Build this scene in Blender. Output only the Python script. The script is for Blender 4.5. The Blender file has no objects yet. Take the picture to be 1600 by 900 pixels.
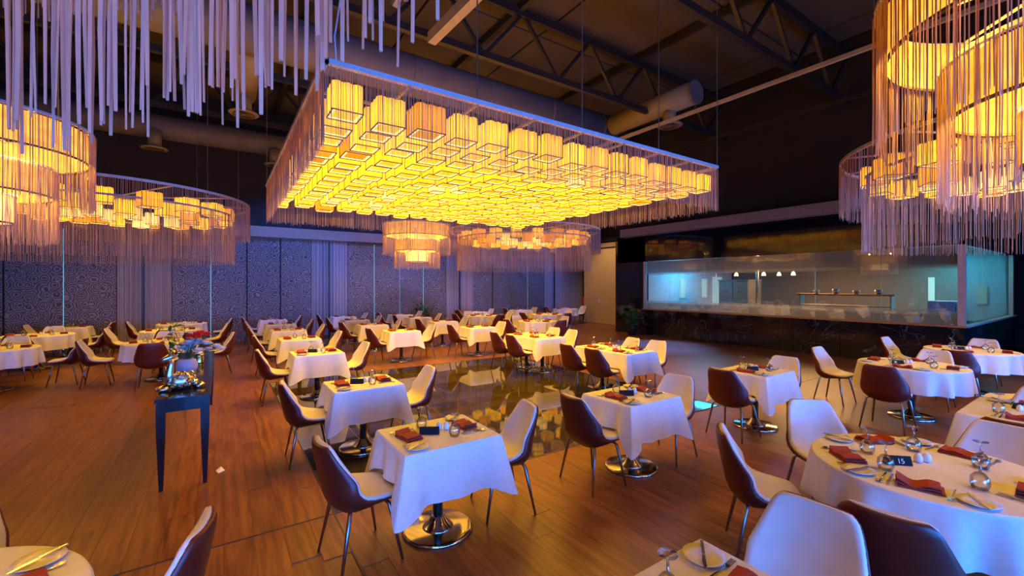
import bpy, math, random
from mathutils import Vector, Matrix
R = math.radians
rnd = random.Random(7)
S = bpy.context.scene
col = S.collection

# ------------------------------------------------------------------ camera, world, exposure
CAM_H, F, CX, HY = 1.9, 673.0, 800.0, 445.0
cd = bpy.data.cameras.new('camera')
cd.sensor_width = 36; cd.lens = 36 * F / 1600; cd.shift_y = -5 / 1600
cd.clip_start = .05; cd.clip_end = 200
cam = bpy.data.objects.new('camera', cd); col.objects.link(cam)
cam.location = (0, 0, CAM_H); cam.rotation_euler = (R(90), 0, -math.atan2(.560, .828))
S.camera = cam
S.view_settings.view_transform = 'Standard'; S.view_settings.look = 'None'
S.view_settings.gamma = 1; S.view_settings.use_curve_mapping = False
S.view_settings.exposure = 0.0
S.cycles.use_denoising = True
S.cycles.use_adaptive_sampling = True; S.cycles.adaptive_threshold = .03
S.cycles.max_bounces = 5; S.cycles.diffuse_bounces = 2; S.cycles.glossy_bounces = 3
S.cycles.transparent_max_bounces = 12; S.cycles.transmission_bounces = 3
S.cycles.sample_clamp_indirect = 4.0; S.cycles.caustics_reflective = False; S.cycles.caustics_refractive = False
w = bpy.data.worlds.new('world'); S.world = w; w.use_nodes = True
w.node_tree.nodes['Background'].inputs[0].default_value = (.30, .48, 1, 1)
w.node_tree.nodes['Background'].inputs[1].default_value = .03

def light(name, kind, loc, aim, energy, color, size=1, size_y=None, angle=60, blend=.6, parent=None):
    l = bpy.data.lights.new(name, kind); l.energy = energy; l.color = color
    if kind == 'AREA':
        l.size = size
        if size_y: l.shape = 'RECTANGLE'; l.size_y = size_y
    else: l.shadow_soft_size = size
    if kind == 'SPOT': l.spot_size = R(angle); l.spot_blend = blend
    o = bpy.data.objects.new(name, l); col.objects.link(o); o.location = loc
    if aim is not None: o.rotation_euler = (Vector(aim) - Vector(loc)).to_track_quat('-Z', 'Y').to_euler()
    o.parent = parent
    return o
# added blue area lights standing for daylight through unseen windows behind the camera
for i in range(5):
    x = -3.2 + i * 4.0
    light('window_daylight', 'AREA', (x, -4.35, 1.2), (x, 0, .85), 1080, (.025, .22, 1), 3.4, 1.9)

# ------------------------------------------------------------------ mesh helpers
class MB:
    def __init__(s): s.v = []; s.f = []
    def add(s, v, f):
        n = len(s.v); s.v += [tuple(p) for p in v]; s.f += [tuple(i + n for i in q) for q in f]; return s
    def box(s, c, d, rz=0):
        x, y, z = d[0] / 2, d[1] / 2, d[2] / 2; ca, sa = math.cos(rz), math.sin(rz)
        v = [(c[0] + a * x * ca - b * y * sa, c[1] + a * x * sa + b * y * ca, c[2] + e * z) for e in (-1, 1) for a, b in ((-1, -1), (1, -1), (1, 1), (-1, 1))]
        return s.add(v, [(3, 2, 1, 0), (4, 5, 6, 7), (0, 1, 5, 4), (1, 2, 6, 5), (2, 3, 7, 6), (3, 0, 4, 7)])
    def bar(s, a, b, wd, h=None):
        h = h or wd; a = Vector(a); b = Vector(b); d = (b - a).normalized()
        up = Vector((0, 0, 1)) if abs(d.z) < .95 else Vector((1, 0, 0))
        sx = d.cross(up).normalized() * wd / 2; sz = sx.cross(d).normalized() * h / 2
        v = [p + i * sx + j * sz for p in (a, b) for i, j in ((-1, -1), (1, -1), (1, 1), (-1, 1))]
        return s.add(v, [(3, 2, 1, 0), (4, 5, 6, 7), (0, 1, 5, 4), (1, 2, 6, 5), (2, 3, 7, 6), (3, 0, 4, 7)])
    def tube(s, pts, rad, n=8, caps=True):
        pts = [Vector(p) for p in pts]
        if not isinstance(rad, (list, tuple)): rad = [rad] * len(pts)
        v = []; f = []; ref = None
        for i, p in enumerate(pts):
            d = (pts[min(i + 1, len(pts) - 1)] - pts[max(i - 1, 0)]).normalized()
            if ref is None: ref = Vector((1, 0, 0)) if abs(d.x) < .9 else Vector((0, 1, 0))
            a = (ref - d * ref.dot(d)).normalized(); b = d.cross(a); ref = a
            for k in range(n):
                t = 2 * math.pi * k / n; v.append(p + (a * math.cos(t) + b * math.sin(t)) * rad[i])
        for i in range(len(pts) - 1):
            for k in range(n):
                k2 = (k + 1) % n; f.append((i * n + k, i * n + k2, (i + 1) * n + k2, (i + 1) * n + k))
        if caps: f += [tuple(range(n - 1, -1, -1)), tuple((len(pts) - 1) * n + k for k in range(n))]
        return s.add(v, f)
    def lathe(s, prof, n=24, c=(0, 0, 0), wob=None):
        v = []; f = []
        for r, z in prof:
            for k in range(n):
                t = 2 * math.pi * k / n; q = r if wob is None else wob(r, z, t)
                v.append((c[0] + q * math.cos(t), c[1] + q * math.sin(t), c[2] + z))
        for i in range(len(prof) - 1):
            for k in range(n):
                k2 = (k + 1) % n; f.append((i * n + k, i * n + k2, (i + 1) * n + k2, (i + 1) * n + k))
        if prof[0][0] > 1e-4: f.append(tuple(range(n - 1, -1, -1)))
        if prof[-1][0] > 1e-4: f.append(tuple((len(prof) - 1) * n + k for k in range(n)))
        return s.add(v, f)
    def ring(s, r, z, wd, h, n=64, c=(0, 0)):
        v = []; f = []
        for k in range(n):
            t = 2 * math.pi * k / n
            for q, zz in ((r - wd / 2, z - h / 2), (r + wd / 2, z - h / 2), (r + wd / 2, z + h / 2), (r - wd / 2, z + h / 2)):
                v.append((c[0] + q * math.cos(t), c[1] + q * math.sin(t), zz))
        for k in range(n):
            a = k * 4; b = ((k + 1) % n) * 4
            for j in range(4): f.append((a + j, b + j, b + (j + 1) % 4, a + (j + 1) % 4))
        return s.add(v, f)
    def grid(s, P, closed=False):
        m = len(P); n = len(P[0]); v = [p for r in P for p in r]
        f = [(i * n + j, i * n + (j + 1) % n, (i + 1) * n + (j + 1) % n, (i + 1) * n + j) for i in range(m - 1) for j in range(n if closed else n - 1)]
        return s.add(v, f)
    def mesh(s, name, mat, smooth=False):
        me = bpy.data.meshes.new(name); me.from_pydata(s.v, [], s.f); me.update()
        if mat: me.materials.append(mat)
        if smooth: me.polygons.foreach_set('use_smooth', [True] * len(me.polygons))
        return me
    def build(s, name, mat, parent=None, smooth=False, loc=None, rz=0):
        return obj(name, s.mesh(name, mat, smooth), parent, loc, rz)
def obj(name, me, parent=None, loc=None, rz=0):
    o = bpy.data.objects.new(name, me); col.objects.link(o); o.parent = parent
    if loc is not None: o.location = loc
    if rz: o.rotation_euler = (0, 0, rz)
    return o
def tag(o, label, cat, group=None, kind=None):
    o['label'] = label; o['category'] = cat
    if group: o['group'] = group
    if kind: o['kind'] = kind
    return o
def thing(name, label, cat, loc=(0, 0, 0), rz=0, group=None):
    return tag(obj(name, None, None, loc, rz), label, cat, group)
def struct(o): o['kind'] = 'structure'; return o

# ------------------------------------------------------------------ materials
def new_mat(name):
    m = bpy.data.materials.new(name); m.use_nodes = True; nt = m.node_tree; nt.nodes.clear()
    out = nt.nodes.new('ShaderNodeOutputMaterial'); return m, nt, out
def nd(nt, t, **kw):
    n = nt.nodes.new(t)
    for k, v in kw.items(): setattr(n, k, v)
    return n
def noise_col(nt, c1, c2, scale=8, stretch=None, detail=4, obj_rand=0, coord='Object'):
    tc = nd(nt, 'ShaderNodeTexCoord'); src = tc.outputs[coord]
    if stretch:
        mp = nd(nt, 'ShaderNodeMapping'); mp.inputs['Scale'].default_value = stretch; nt.links.new(src, mp.inputs[0]); src = mp.outputs[0]
    nz = nd(nt, 'ShaderNodeTexNoise'); nz.inputs['Scale'].default_value = scale; nz.inputs['Detail'].default_value = detail
    nt.links.new(src, nz.inputs['Vector'])
    mx = nd(nt, 'ShaderNodeMix', data_type='RGBA'); mx.inputs[6].default_value = (*c1, 1); mx.inputs[7].default_value = (*c2, 1)
    mr = nd(nt, 'ShaderNodeMapRange'); mr.inputs[1].default_value = .3; mr.inputs[2].default_value = .7
    nt.links.new(nz.outputs[0], mr.inputs[0]); nt.links.new(mr.outputs[0], mx.inputs[0])
    res = mx.outputs[2]
    if obj_rand:
        oi = nd(nt, 'ShaderNodeObjectInfo'); hs = nd(nt, 'ShaderNodeHueSaturation')
        m2 = nd(nt, 'ShaderNodeMapRange'); m2.inputs[3].default_value = 1 - obj_rand; m2.inputs[4].default_value = 1 + obj_rand
        nt.links.new(oi.outputs['Random'], m2.inputs[0]); nt.links.new(m2.outputs[0], hs.inputs['Value']); nt.links.new(res, hs.inputs['Color']); res = hs.outputs[0]
    return res, nz.outputs[0]
def pbr(name, c, c2=None, rough=.5, metal=0, scale=8, stretch=None, rand=0, bump=0, spec=.5, coat=0, sheen=0, trans=0, coord='Object'):
    m, nt, out = new_mat(name); p = nd(nt, 'ShaderNodeBsdfPrincipled')
    c2 = c2 or tuple(x * .82 for x in c)
    cc, nz = noise_col(nt, c, c2, scale, stretch, obj_rand=rand, coord=coord); nt.links.new(cc, p.inputs['Base Color'])
    p.inputs['Roughness'].default_value = rough; p.inputs['Metallic'].default_value = metal
    p.inputs['Specular IOR Level'].default_value = spec; p.inputs['Coat Weight'].default_value = coat; p.inputs['Sheen Weight'].default_value = sheen
    if bump:
        b = nd(nt, 'ShaderNodeBump'); b.inputs['Strength'].default_value = bump; b.inputs['Distance'].default_value = .01
        nt.links.new(nz, b.inputs['Height']); nt.links.new(b.outputs[0], p.inputs['Normal'])
    sh = p.outputs[0]
    if trans:
        t = nd(nt, 'ShaderNodeBsdfTranslucent'); nt.links.new(cc, t.inputs[0]); mx = nd(nt, 'ShaderNodeMixShader'); mx.inputs[0].default_value = trans
        nt.links.new(sh, mx.inputs[1]); nt.links.new(t.outputs[0], mx.inputs[2]); sh = mx.outputs[0]
    nt.links.new(sh, out.inputs[0]); return m
def emit(name, c, st, c2=None, scale=6, rand=0, stretch=None, base=.5):
    m, nt, out = new_mat(name)
    cc, _ = noise_col(nt, c, c2 or c, scale, stretch, obj_rand=rand)
    e = nd(nt, 'ShaderNodeEmission'); e.inputs[1].default_value = st; nt.links.new(cc, e.inputs[0])
    d = nd(nt, 'ShaderNodeBsdfDiffuse'); d.inputs[0].default_value = (base, base * .8, base * .5, 1)
    a = nd(nt, 'ShaderNodeAddShader'); nt.links.new(e.outputs[0], a.inputs[0]); nt.links.new(d.outputs[0], a.inputs[1])
    nt.links.new(a.outputs[0], out.inputs[0]); return m
def glass(name, tint=(1, 1, 1), gloss=.10, rough=0.0):
    m, nt, out = new_mat(name)
    t = nd(nt, 'ShaderNodeBsdfTransparent'); t.inputs[0].default_value = (*tint, 1)
    g = nd(nt, 'ShaderNodeBsdfGlossy'); g.inputs['Roughness'].default_value = rough
    lw = nd(nt, 'ShaderNodeLayerWeight'); lw.inputs[0].default_value = .35
    ma = nd(nt, 'ShaderNodeMath', operation='MULTIPLY_ADD'); ma.inputs[1].default_value = .7; ma.inputs[2].default_value = gloss; ma.use_clamp = True
    nt.links.new(lw.outputs['Fresnel'], ma.inputs[0])
    mx = nd(nt, 'ShaderNodeMixShader'); nt.links.new(ma.outputs[0], mx.inputs[0]); nt.links.new(t.outputs[0], mx.inputs[1]); nt.links.new(g.outputs[0], mx.inputs[2])
    nt.links.new(mx.outputs[0], out.inputs[0]); return m

M = {}
# planks: grain along y, tone varies from board to board
def wood_floor(name, boards):
    m, nt, out = new_mat(name); p = nd(nt, 'ShaderNodeBsdfPrincipled')
    tc = nd(nt, 'ShaderNodeTexCoord'); mp = nd(nt, 'ShaderNodeMapping'); mp.inputs['Scale'].default_value = (14, 1.1, 1)
    oi = nd(nt, 'ShaderNodeObjectInfo'); va = nd(nt, 'ShaderNodeVectorMath', operation='ADD')
    geo = nd(nt, 'ShaderNodeNewGeometry'); nt.links.new(geo.outputs['Position'], va.inputs[0])
    cmb = nd(nt, 'ShaderNodeCombineXYZ'); mu = nd(nt, 'ShaderNodeMath', operation='MULTIPLY'); mu.inputs[1].default_value = 37.0
    nt.links.new(oi.outputs['Random'], mu.inputs[0]); nt.links.new(mu.outputs[0], cmb.inputs[1]); nt.links.new(cmb.outputs[0], va.inputs[1])
    nt.links.new(va.outputs[0], mp.inputs[0])
    nz = nd(nt, 'ShaderNodeTexNoise'); nz.inputs['Scale'].default_value = 1.6; nz.inputs['Detail'].default_value = 7; nz.inputs['Roughness'].default_value = .62
    nt.links.new(mp.outputs[0], nz.inputs['Vector'])
    cr = nd(nt, 'ShaderNodeValToRGB'); e = cr.color_ramp.elements
    e[0].position = .3; e[0].color = (.085, .027, .006, 1); e[1].position = .72; e[1].color = (.30, .115, .028, 1)
    k = e.new(.5); k.color = (.185, .064, .017, 1)
    nt.links.new(nz.outputs[0], cr.inputs[0])
    hs = nd(nt, 'ShaderNodeHueSaturation'); nt.links.new(cr.outputs[0], hs.inputs['Color'])
    m2 = nd(nt, 'ShaderNodeMapRange'); m2.inputs[3].default_value = .88; m2.inputs[4].default_value = 1.12
    nt.links.new(m2.outputs[0], hs.inputs['Value'])
    res = hs.outputs[0]
    if boards:
        br = nd(nt, 'ShaderNodeTexBrick'); br.offset = .37; br.inputs['Color1'].default_value = (0, 0, 0, 1); br.inputs['Color2'].default_value = (1, 1, 1, 1)
        br.inputs['Scale'].default_value = 1; br.inputs['Mortar Size'].default_value = .003; br.inputs['Brick Width'].default_value = 1.45; br.inputs['Row Height'].default_value = .1907
        mr = nd(nt, 'ShaderNodeMapping'); mr.inputs['Rotation'].default_value = (0, 0, R(90)); nt.links.new(geo.outputs['Position'], mr.inputs[0]); nt.links.new(mr.outputs[0], br.inputs['Vector'])
        nt.links.new(br.outputs['Color'], m2.inputs[0])
    else: nt.links.new(oi.outputs['Random'], m2.inputs[0])
    nt.links.new(res, p.inputs['Base Color'])
    rr = nd(nt, 'ShaderNodeMapRange'); rr.inputs[3].default_value = .24; rr.inputs[4].default_value = .42; nt.links.new(nz.outputs[0], rr.inputs[0]); nt.links.new(rr.outputs[0], p.inputs['Roughness'])
    p.inputs['Specular IOR Level'].default_value = .45
    nt.links.new(p.outputs[0], out.inputs[0]); return m
M['floor'] = wood_floor('wood_floor_boards', True); M['plank'] = wood_floor('wood_plank', False)
M['tile'] = pbr('polished_black_tile', (.022, .017, .013), (.045, .032, .020), .035, scale=1.6, rand=.3, spec=.55)
M['grout'] = pbr('grout', (.12, .085, .05), rough=.6)
M['strip'] = pbr('dark_joint_strip', (.03, .014, .008), rough=.4)
M['black_wall'] = pbr('matt_black_wall', (.012, .012, .014), (.018, .017, .018), .8, scale=2)
M['ceiling'] = pbr('dark_roof_sheet', (.075, .058, .032), (.055, .043, .024), .85, scale=.6)
M['steel_dark'] = pbr('dark_painted_steel', (.016, .014, .012), rough=.55)
M['steel_cream'] = pbr('cream_painted_steel', (.42, .36, .24), rough=.5)
M['duct'] = pbr('painted_duct', (.30, .25, .14), (.25, .2, .12), .55, scale=3)
M['duct_grey'] = pbr('grey_duct', (.15, .14, .14), (.11, .1, .1), .6, scale=2)
M['beige'] = pbr('beige_plaster', (.50, .36, .20), (.46, .33, .18), .8, scale=1.2)
M['cornice'] = pbr('pale_wood_cornice', (.36, .25, .18), (.28, .19, .13), .5, scale=3, stretch=(1, 12, 12))
M['marble'] = None
M['gloss_black'] = pbr('black_gloss_panel', (.006, .006, .007), rough=.06, spec=.6)
M['cloth'] = pbr('white_damask_cloth', (.80, .77, .72), (.74, .71, .66), .75, scale=26, bump=.15, trans=.06)
M['maroon'] = pbr('maroon_leather', (.105, .012, .005), (.088, .010, .004), .42, scale=14, bump=.05)
M['cream'] = pbr('cream_leather', (.66, .61, .54), (.62, .56, .49), .5, scale=10, bump=.04)
M['leg'] = pbr('brushed_metal_leg', (.34, .31, .29), rough=.3, metal=1, scale=30, stretch=(1, 1, .1))
M['chrome'] = pbr('polished_base', (.66, .62, .55), (.6, .55, .47), .13, metal=1, scale=5)
M['column'] = pbr('black_column', (.012, .012, .014), rough=.3)
M['tabletop'] = pbr('brown_tabletop', (.10, .05, .025), rough=.5)
M['napkin'] = pbr('rust_red_napkin', (.33, .034, .011), (.27, .026, .009), .8, scale=60, bump=.2)
M['china'] = pbr('white_china', (.82, .80, .77), rough=.12)
M['silver'] = pbr('steel_cutlery', (.72, .7, .66), rough=.16, metal=1)
M['glass'] = glass('clear_glass', (.97, .97, .97), .10)
M['card'] = pbr('black_card', (.010, .010, .010), rough=.75, spec=.2)
M['print'] = pbr('white_print', (.75, .72, .66), rough=.6)
M['lacquer'] = pbr('black_lacquer', (.010, .010, .012), (.016, .014, .014), .12, scale=4, spec=.35)
M['pink'] = pbr('pale_pink_ceramic', (.66, .48, .50), (.6, .42, .46), .35)
M['gold'] = pbr('gold_metal', (.85, .52, .14), (.7, .4, .1), .18, metal=1, scale=20)
M['silver_gold'] = pbr('silver_gold_metal', (.85, .68, .42), (.7, .66, .6), .32, metal=1, scale=40)
M['gem'] = pbr('mirrored_gem', (.9, .88, .85), (.7, .65, .6), .12, metal=1, scale=30)
M['leaf'] = pbr('green_leaf', (.05, .16, .03), (.03, .10, .02), .45, scale=20, rand=.3, trans=.2)
M['petal_white'] = pbr('white_petal', (.82, .8, .78), rough=.7, trans=.2)
M['petal_red'] = pbr('red_petal', (.75, .03, .02), (.6, .02, .015), .6, trans=.2)
M['stem'] = pbr('brown_stem', (.10, .07, .03), rough=.7)
M['fringe'] = pbr('fringe_string', (.74, .54, .42), (.66, .45, .33), .8, scale=9, stretch=(6, 6, 1), trans=.55)
M['rail'] = pbr('white_rail', (.72, .70, .74), rough=.4)
M['wire'] = pbr('dark_wire', (.06, .035, .015), rough=.5)
M['cable'] = pbr('steel_cable', (.22, .21, .2), rough=.4, metal=.6)
def shade_mat(name, c, c2, st, tr, rand):
    m, nt, out = new_mat(name)
    cc, _ = noise_col(nt, c, c2, 30, (1, 1, .05), obj_rand=rand)
    e = nd(nt, 'ShaderNodeEmission'); e.inputs[1].default_value = st; nt.links.new(cc, e.inputs[0])
    t = nd(nt, 'ShaderNodeBsdfTranslucent'); mx = nd(nt, 'ShaderNodeMix', data_type='RGBA', blend_type='MULTIPLY'); mx.inputs[0].default_value = 1
    mx.inputs[7].default_value = (tr, tr, tr, 1); nt.links.new(cc, mx.inputs[6]); nt.links.new(mx.outputs[2], t.inputs[0])
    a = nd(nt, 'ShaderNodeAddShader'); nt.links.new(e.outputs[0], a.inputs[0]); nt.links.new(t.outputs[0], a.inputs[1])
    nt.links.new(a.outputs[0], out.inputs[0]); return m
M['shade_square'] = shade_mat('lit_yellow_shade', (1, .50, .028), (1, .42, .016), 1.65, .10, .14)
M['shade_amber'] = shade_mat('lit_amber_shade', (1, .38, .02), (1, .30, .012), 1.25, .08, .3)
M['shade_pale'] = shade_mat('lit_pale_shade', (1, .66, .22), (1, .56, .15), 1.6, .08, .2)
M['rim_glow'] = emit('lit_rim', (1, .72, .25), 1.6)
M['drum'] = emit('lit_gold_drum', (1, .46, .05), 1.7, (.8, .25, .015), 5, .1, (1, 1, 1.6), .12)
M['drum_core'] = emit('lit_core_drum', (1, .66, .2), 2.4, (1, .5, .1), 6)
M['led'] = emit('cyan_led', (.20, .62, 1), .7, base=.3)
M['skylit'] = emit('daylit_pane', (.40, .82, 1), .55)
M['bulb'] = emit('warm_bulb', (1, .72, .4), 4)
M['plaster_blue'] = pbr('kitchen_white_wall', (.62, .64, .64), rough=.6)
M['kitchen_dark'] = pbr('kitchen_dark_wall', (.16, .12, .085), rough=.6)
M['stainless'] = pbr('stainless_steel', (.42, .40, .37), (.36, .34, .31), .35, metal=.85, scale=4, stretch=(1, 1, 14))
M['pane'] = glass('kitchen_glass', (.86, .90, .90), .07)
M['alu'] = pbr('brushed_frame', (.55, .42, .34), (.48, .36, .28), .4, metal=.4, scale=8)
M['ledge'] = pbr('copper_ledge', (.55, .28, .10), rough=.35, metal=.6)
M['winframe'] = pbr('grey_window_frame', (.2, .2, .22), rough=.5)
M['plastic_red'] = pbr('red_enamel', (.5, .02, .02), rough=.3)

def marble_mat():
    m, nt, out = new_mat('black_marble'); p = nd(nt, 'ShaderNodeBsdfPrincipled'); p.inputs['Roughness'].default_value = .08
    geo = nd(nt, 'ShaderNodeNewGeometry')
    n1 = nd(nt, 'ShaderNodeTexNoise'); n1.inputs['Scale'].default_value = .9; n1.inputs['Detail'].default_value = 6; n1.inputs['Distortion'].default_value = 1.2
    nt.links.new(geo.outputs['Position'], n1.inputs['Vector'])
    s = nd(nt, 'ShaderNodeMath', operation='SUBTRACT'); s.inputs[1].default_value = .5; a = nd(nt, 'ShaderNodeMath', operation='ABSOLUTE')
    nt.links.new(n1.outputs[0], s.inputs[0]); nt.links.new(s.outputs[0], a.inputs[0])
    cr = nd(nt, 'ShaderNodeValToRGB'); e = cr.color_ramp.elements
    e[0].position = 0; e[0].color = (.16, .14, .13, 1); e[1].position = .0032; e[1].color = (.007, .007, .008, 1)
    nt.links.new(a.outputs[0], cr.inputs[0]); nt.links.new(cr.outputs[0], p.inputs['Base Color']); nt.links.new(p.outputs[0], out.inputs[0]); return m
M['marble'] = marble_mat()
def damask_mat():
    m, nt, out = new_mat('damask_panel'); p = nd(nt, 'ShaderNodeBsdfPrincipled'); p.inputs['Roughness'].default_value = .6
    geo = nd(nt, 'ShaderNodeNewGeometry'); mp = nd(nt, 'ShaderNodeMapping'); mp.inputs['Scale'].default_value = (2.6, 0, 2.6); nt.links.new(geo.outputs['Position'], mp.inputs[0])
    nz = nd(nt, 'ShaderNodeTexNoise'); nz.inputs['Scale'].default_value = 5; nz.inputs['Detail'].default_value = 3; nt.links.new(mp.outputs[0], nz.inputs['Vector'])
    mixv = nd(nt, 'ShaderNodeVectorMath', operation='MULTIPLY_ADD'); mixv.inputs[1].default_value = (.19, .19, .19); nt.links.new(nz.outputs['Color'], mixv.inputs[0]); nt.links.new(mp.outputs[0], mixv.inputs[2])
    vo = nd(nt, 'ShaderNodeTexVoronoi'); vo.inputs['Scale'].default_value = 1.5; vo.inputs['Randomness'].default_value = .55; nt.links.new(mixv.outputs[0], vo.inputs['Vector'])
    mu = nd(nt, 'ShaderNodeMath', operation='MULTIPLY'); mu.inputs[1].default_value = 33; nt.links.new(vo.outputs['Distance'], mu.inputs[0])
    sn = nd(nt, 'ShaderNodeMath', operation='SINE'); nt.links.new(mu.outputs[0], sn.inputs[0])
    ad = nd(nt, 'ShaderNodeMath', operation='MULTIPLY_ADD'); ad.inputs[1].default_value = .5; nt.links.new(sn.outputs[0], ad.inputs[0])
    n2 = nd(nt, 'ShaderNodeTexNoise'); n2.inputs['Scale'].default_value = 9; n2.inputs['Detail'].default_value = 4; nt.links.new(mp.outputs[0], n2.inputs['Vector']); nt.links.new(n2.outputs[0], ad.inputs[2])
    cr = nd(nt, 'ShaderNodeValToRGB'); e = cr.color_ramp.elements
    e[0].position = .3; e[0].color = (.055, .046, .043, 1); e[1].position = .8; e[1].color = (.235, .20, .185, 1)
    nt.links.new(ad.outputs[0], cr.inputs[0]); nt.links.new(cr.outputs[0], p.inputs['Base Color']); nt.links.new(p.outputs[0], out.inputs[0]); return m
M['damask'] = damask_mat()
M['curtain'] = pbr('striped_curtain', (.38, .32, .30), (.22, .18, .17), .8, scale=3, stretch=(16, 1, .02), sheen=.3)
def film_mat(top):
    m, nt, out = new_mat('frosted_film'); d = nd(nt, 'ShaderNodeBsdfDiffuse'); d.inputs[0].default_value = (.66, .55, .46, 1)
    tl = nd(nt, 'ShaderNodeBsdfTranslucent'); tl.inputs[0].default_value = (.6, .6, .6, 1); ms = nd(nt, 'ShaderNodeMixShader'); ms.inputs[0].default_value = .5
    nt.links.new(d.outputs[0], ms.inputs[1]); nt.links.new(tl.outputs[0], ms.inputs[2])
    t = nd(nt, 'ShaderNodeBsdfTransparent'); tc = nd(nt, 'ShaderNodeTexCoord'); sp = nd(nt, 'ShaderNodeSeparateXYZ'); nt.links.new(tc.outputs['Generated'], sp.inputs[0])
    mr = nd(nt, 'ShaderNodeMapRange'); mr.inputs[1].default_value = 0 if top else 1; mr.inputs[2].default_value = .25 if top else .6; mr.inputs[3].default_value = 0; mr.inputs[4].default_value = .93
    nt.links.new(sp.outputs[2], mr.inputs[0]); mx = nd(nt, 'ShaderNodeMixShader'); nt.links.new(mr.outputs[0], mx.inputs[0])
    nt.links.new(t.outputs[0], mx.inputs[1]); nt.links.new(ms.outputs[0], mx.inputs[2]); nt.links.new(mx.outputs[0], out.inputs[0]); return m
M['film_top'] = film_mat(True); M['film_low'] = film_mat(False)

# ------------------------------------------------------------------ the room
X0, X1, Y0, YB, ZC = -7.5, 20.5, -4.1, 17.2, 8.0
TU0, TU1, TV0, TV1 = .78, 6.5, 3.79, 9.55        # the tiled dance floor
PW = .1907
fl = MB().box(((X0 + X1) / 2, (Y0 + YB + .6) / 2, -.066), (X1 - X0, YB + .6 - Y0, .12)).build('floor', M['floor']); struct(fl)
def in_view(x, y):
    X = .828 * x - .56 * y; Y = .56 * x + .828 * y
    if Y < .9: return None
    px = CX + F * X / Y; py = HY + F * CAM_H / Y
    return (Y if -90 < px < 1690 and py < 960 else None)
cand = []
for i in range(-45, 75):
    u = TU0 + i * PW
    prnd = random.Random(i * 13 + 5); v = -1.0 - prnd.random() * 1.4
    while v < 15:
        ln = 1.2 + .5 * prnd.random(); a, b = v, v + ln; v = b
        for lo, hi in ((-9, TV0), (TV0, TV1), (TV1, 99)):
            a2, b2 = max(a, lo), min(b, hi)
            if b2 - a2 < .12 or (lo == TV0 and TU0 - .01 <= u < TU1 - .05): continue
            d = in_view(u + PW / 2, (a2 + b2) / 2)
            if d: cand.append((d, u, a2, b2))
cand.sort()
plank_mesh = {}
for d, u, a, b in cand[:300]:
    ln = round(b - a, 2)
    if ln not in plank_mesh:
        plank_mesh[ln] = MB().box((0, 0, -.005), (PW - .0016, ln - .0016, .010)).mesh('plank', M['plank'])
    obj('plank', plank_mesh[ln], fl, (u + PW / 2, (a + b) / 2, 0))
NT = 9; TS = (TU1 - TU0) / NT
gb = MB().box(((TU0 + TU1) / 2, (TV0 + TV1) / 2, -.004), (TU1 - TU0, TV1 - TV0, .006)).build('tile_bed', M['grout'], fl)
tm = MB().box((0, 0, -.0015), (TS - .007, (TV1 - TV0) / NT - .007, .005)).mesh('tile', M['tile'])
for i in range(NT):
    for j in range(NT): obj('tile', tm, fl, (TU0 + TS * (i + .5), TV0 + (TV1 - TV0) / NT * (j + .5), 0))
st = MB(); st.box(((X0 + TU0) / 2, TV0, .0012), (TU0 - X0, .014, .004)); st.box(((TU1 + 13.3) / 2, TV0, .0012), (13.3 - TU1, .014, .004)); st.box(((TU0 + TU1) / 2, TV0, .0022), (TU1 - TU0, .02, .004))
struct(st.build('trim_1', M['strip']))
st = MB(); st.box((TU0, (Y0 + TV1) / 2, .0012), (.014, TV1 - Y0, .004)); st.box((TU1, (TV0 + TV1) / 2, .0012), (.02, TV1 - TV0, .004)); st.box(((TU0 + TU1) / 2, TV1, .0012), (TU1 - TU0, .02, .004))
struct(st.build('trim_2', M['strip']))

# ceiling sheets as panels between purlins
ce = MB().box(((X0 + X1) / 2, (Y0 + YB) / 2, ZC + .2), (X1 - X0 + .6, YB - Y0 + .6, .2)).build('ceiling', M['black_wall']); struct(ce)
pm = MB().box((0, 0, 0), (2.74, 3.1, .05)).mesh('panel', M['ceiling'])
for i in range(10):
    for j in range(7): obj('panel', pm, ce, (X0 + 1.4 + 2.8 * i, Y0 + 1.5 + 3.15 * j, ZC + .06))
wb = MB().box(((X0 + X1) / 2, YB + .16, ZC / 2), (X1 - X0 + .4, .2, ZC)).build('wall_back', M['black_wall']); struct(wb)
struct(MB().box((X0 - .1, (Y0 + YB) / 2, ZC / 2), (.2, YB - Y0, ZC)).build('wall_left', M['black_wall']))
struct(MB().box((X1 + .1, (Y0 + YB) / 2, ZC / 2), (.2, YB - Y0, ZC)).build('wall_right', M['black_wall']))
# unseen window wall, its windows added to carry the blue daylight
wf = MB(); wf.box(((X0 + X1) / 2, Y0, (ZC + 2.25) / 2), (X1 - X0, .2, ZC - 2.25)); wf.box(((X0 + X1) / 2, Y0, .075), (X1 - X0, .2, .15))
edges = [X0] + [q for i in range(5) for q in (-3.2 + 4 * i - 1.7, -3.2 + 4 * i + 1.7)] + [X1]
for a, b in zip(edges[0::2], edges[1::2]): wf.box(((a + b) / 2, Y0, 1.2), (b - a, .2, 2.1))
struct(wf.build('wall_front', M['black_wall']))
for i in range(5):
    x = -3.2 + 4 * i; wo = struct(obj('window_%d' % (i + 1), None, None, (x, Y0, .15)))
    fr = MB()
    for q in (-1.66, 0, 1.66): fr.box((q, 0, 1.05), (.08, .12, 2.1))
    for q in (.04, 2.06): fr.box((0, 0, q), (3.4, .12, .08))
    fr.build('window_frame', M['winframe'], wo)
    for q in (-.83, .83): MB().box((q, 0, 1.05), (1.58, .012, 1.96)).build('pane', M['glass'], wo)

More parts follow.
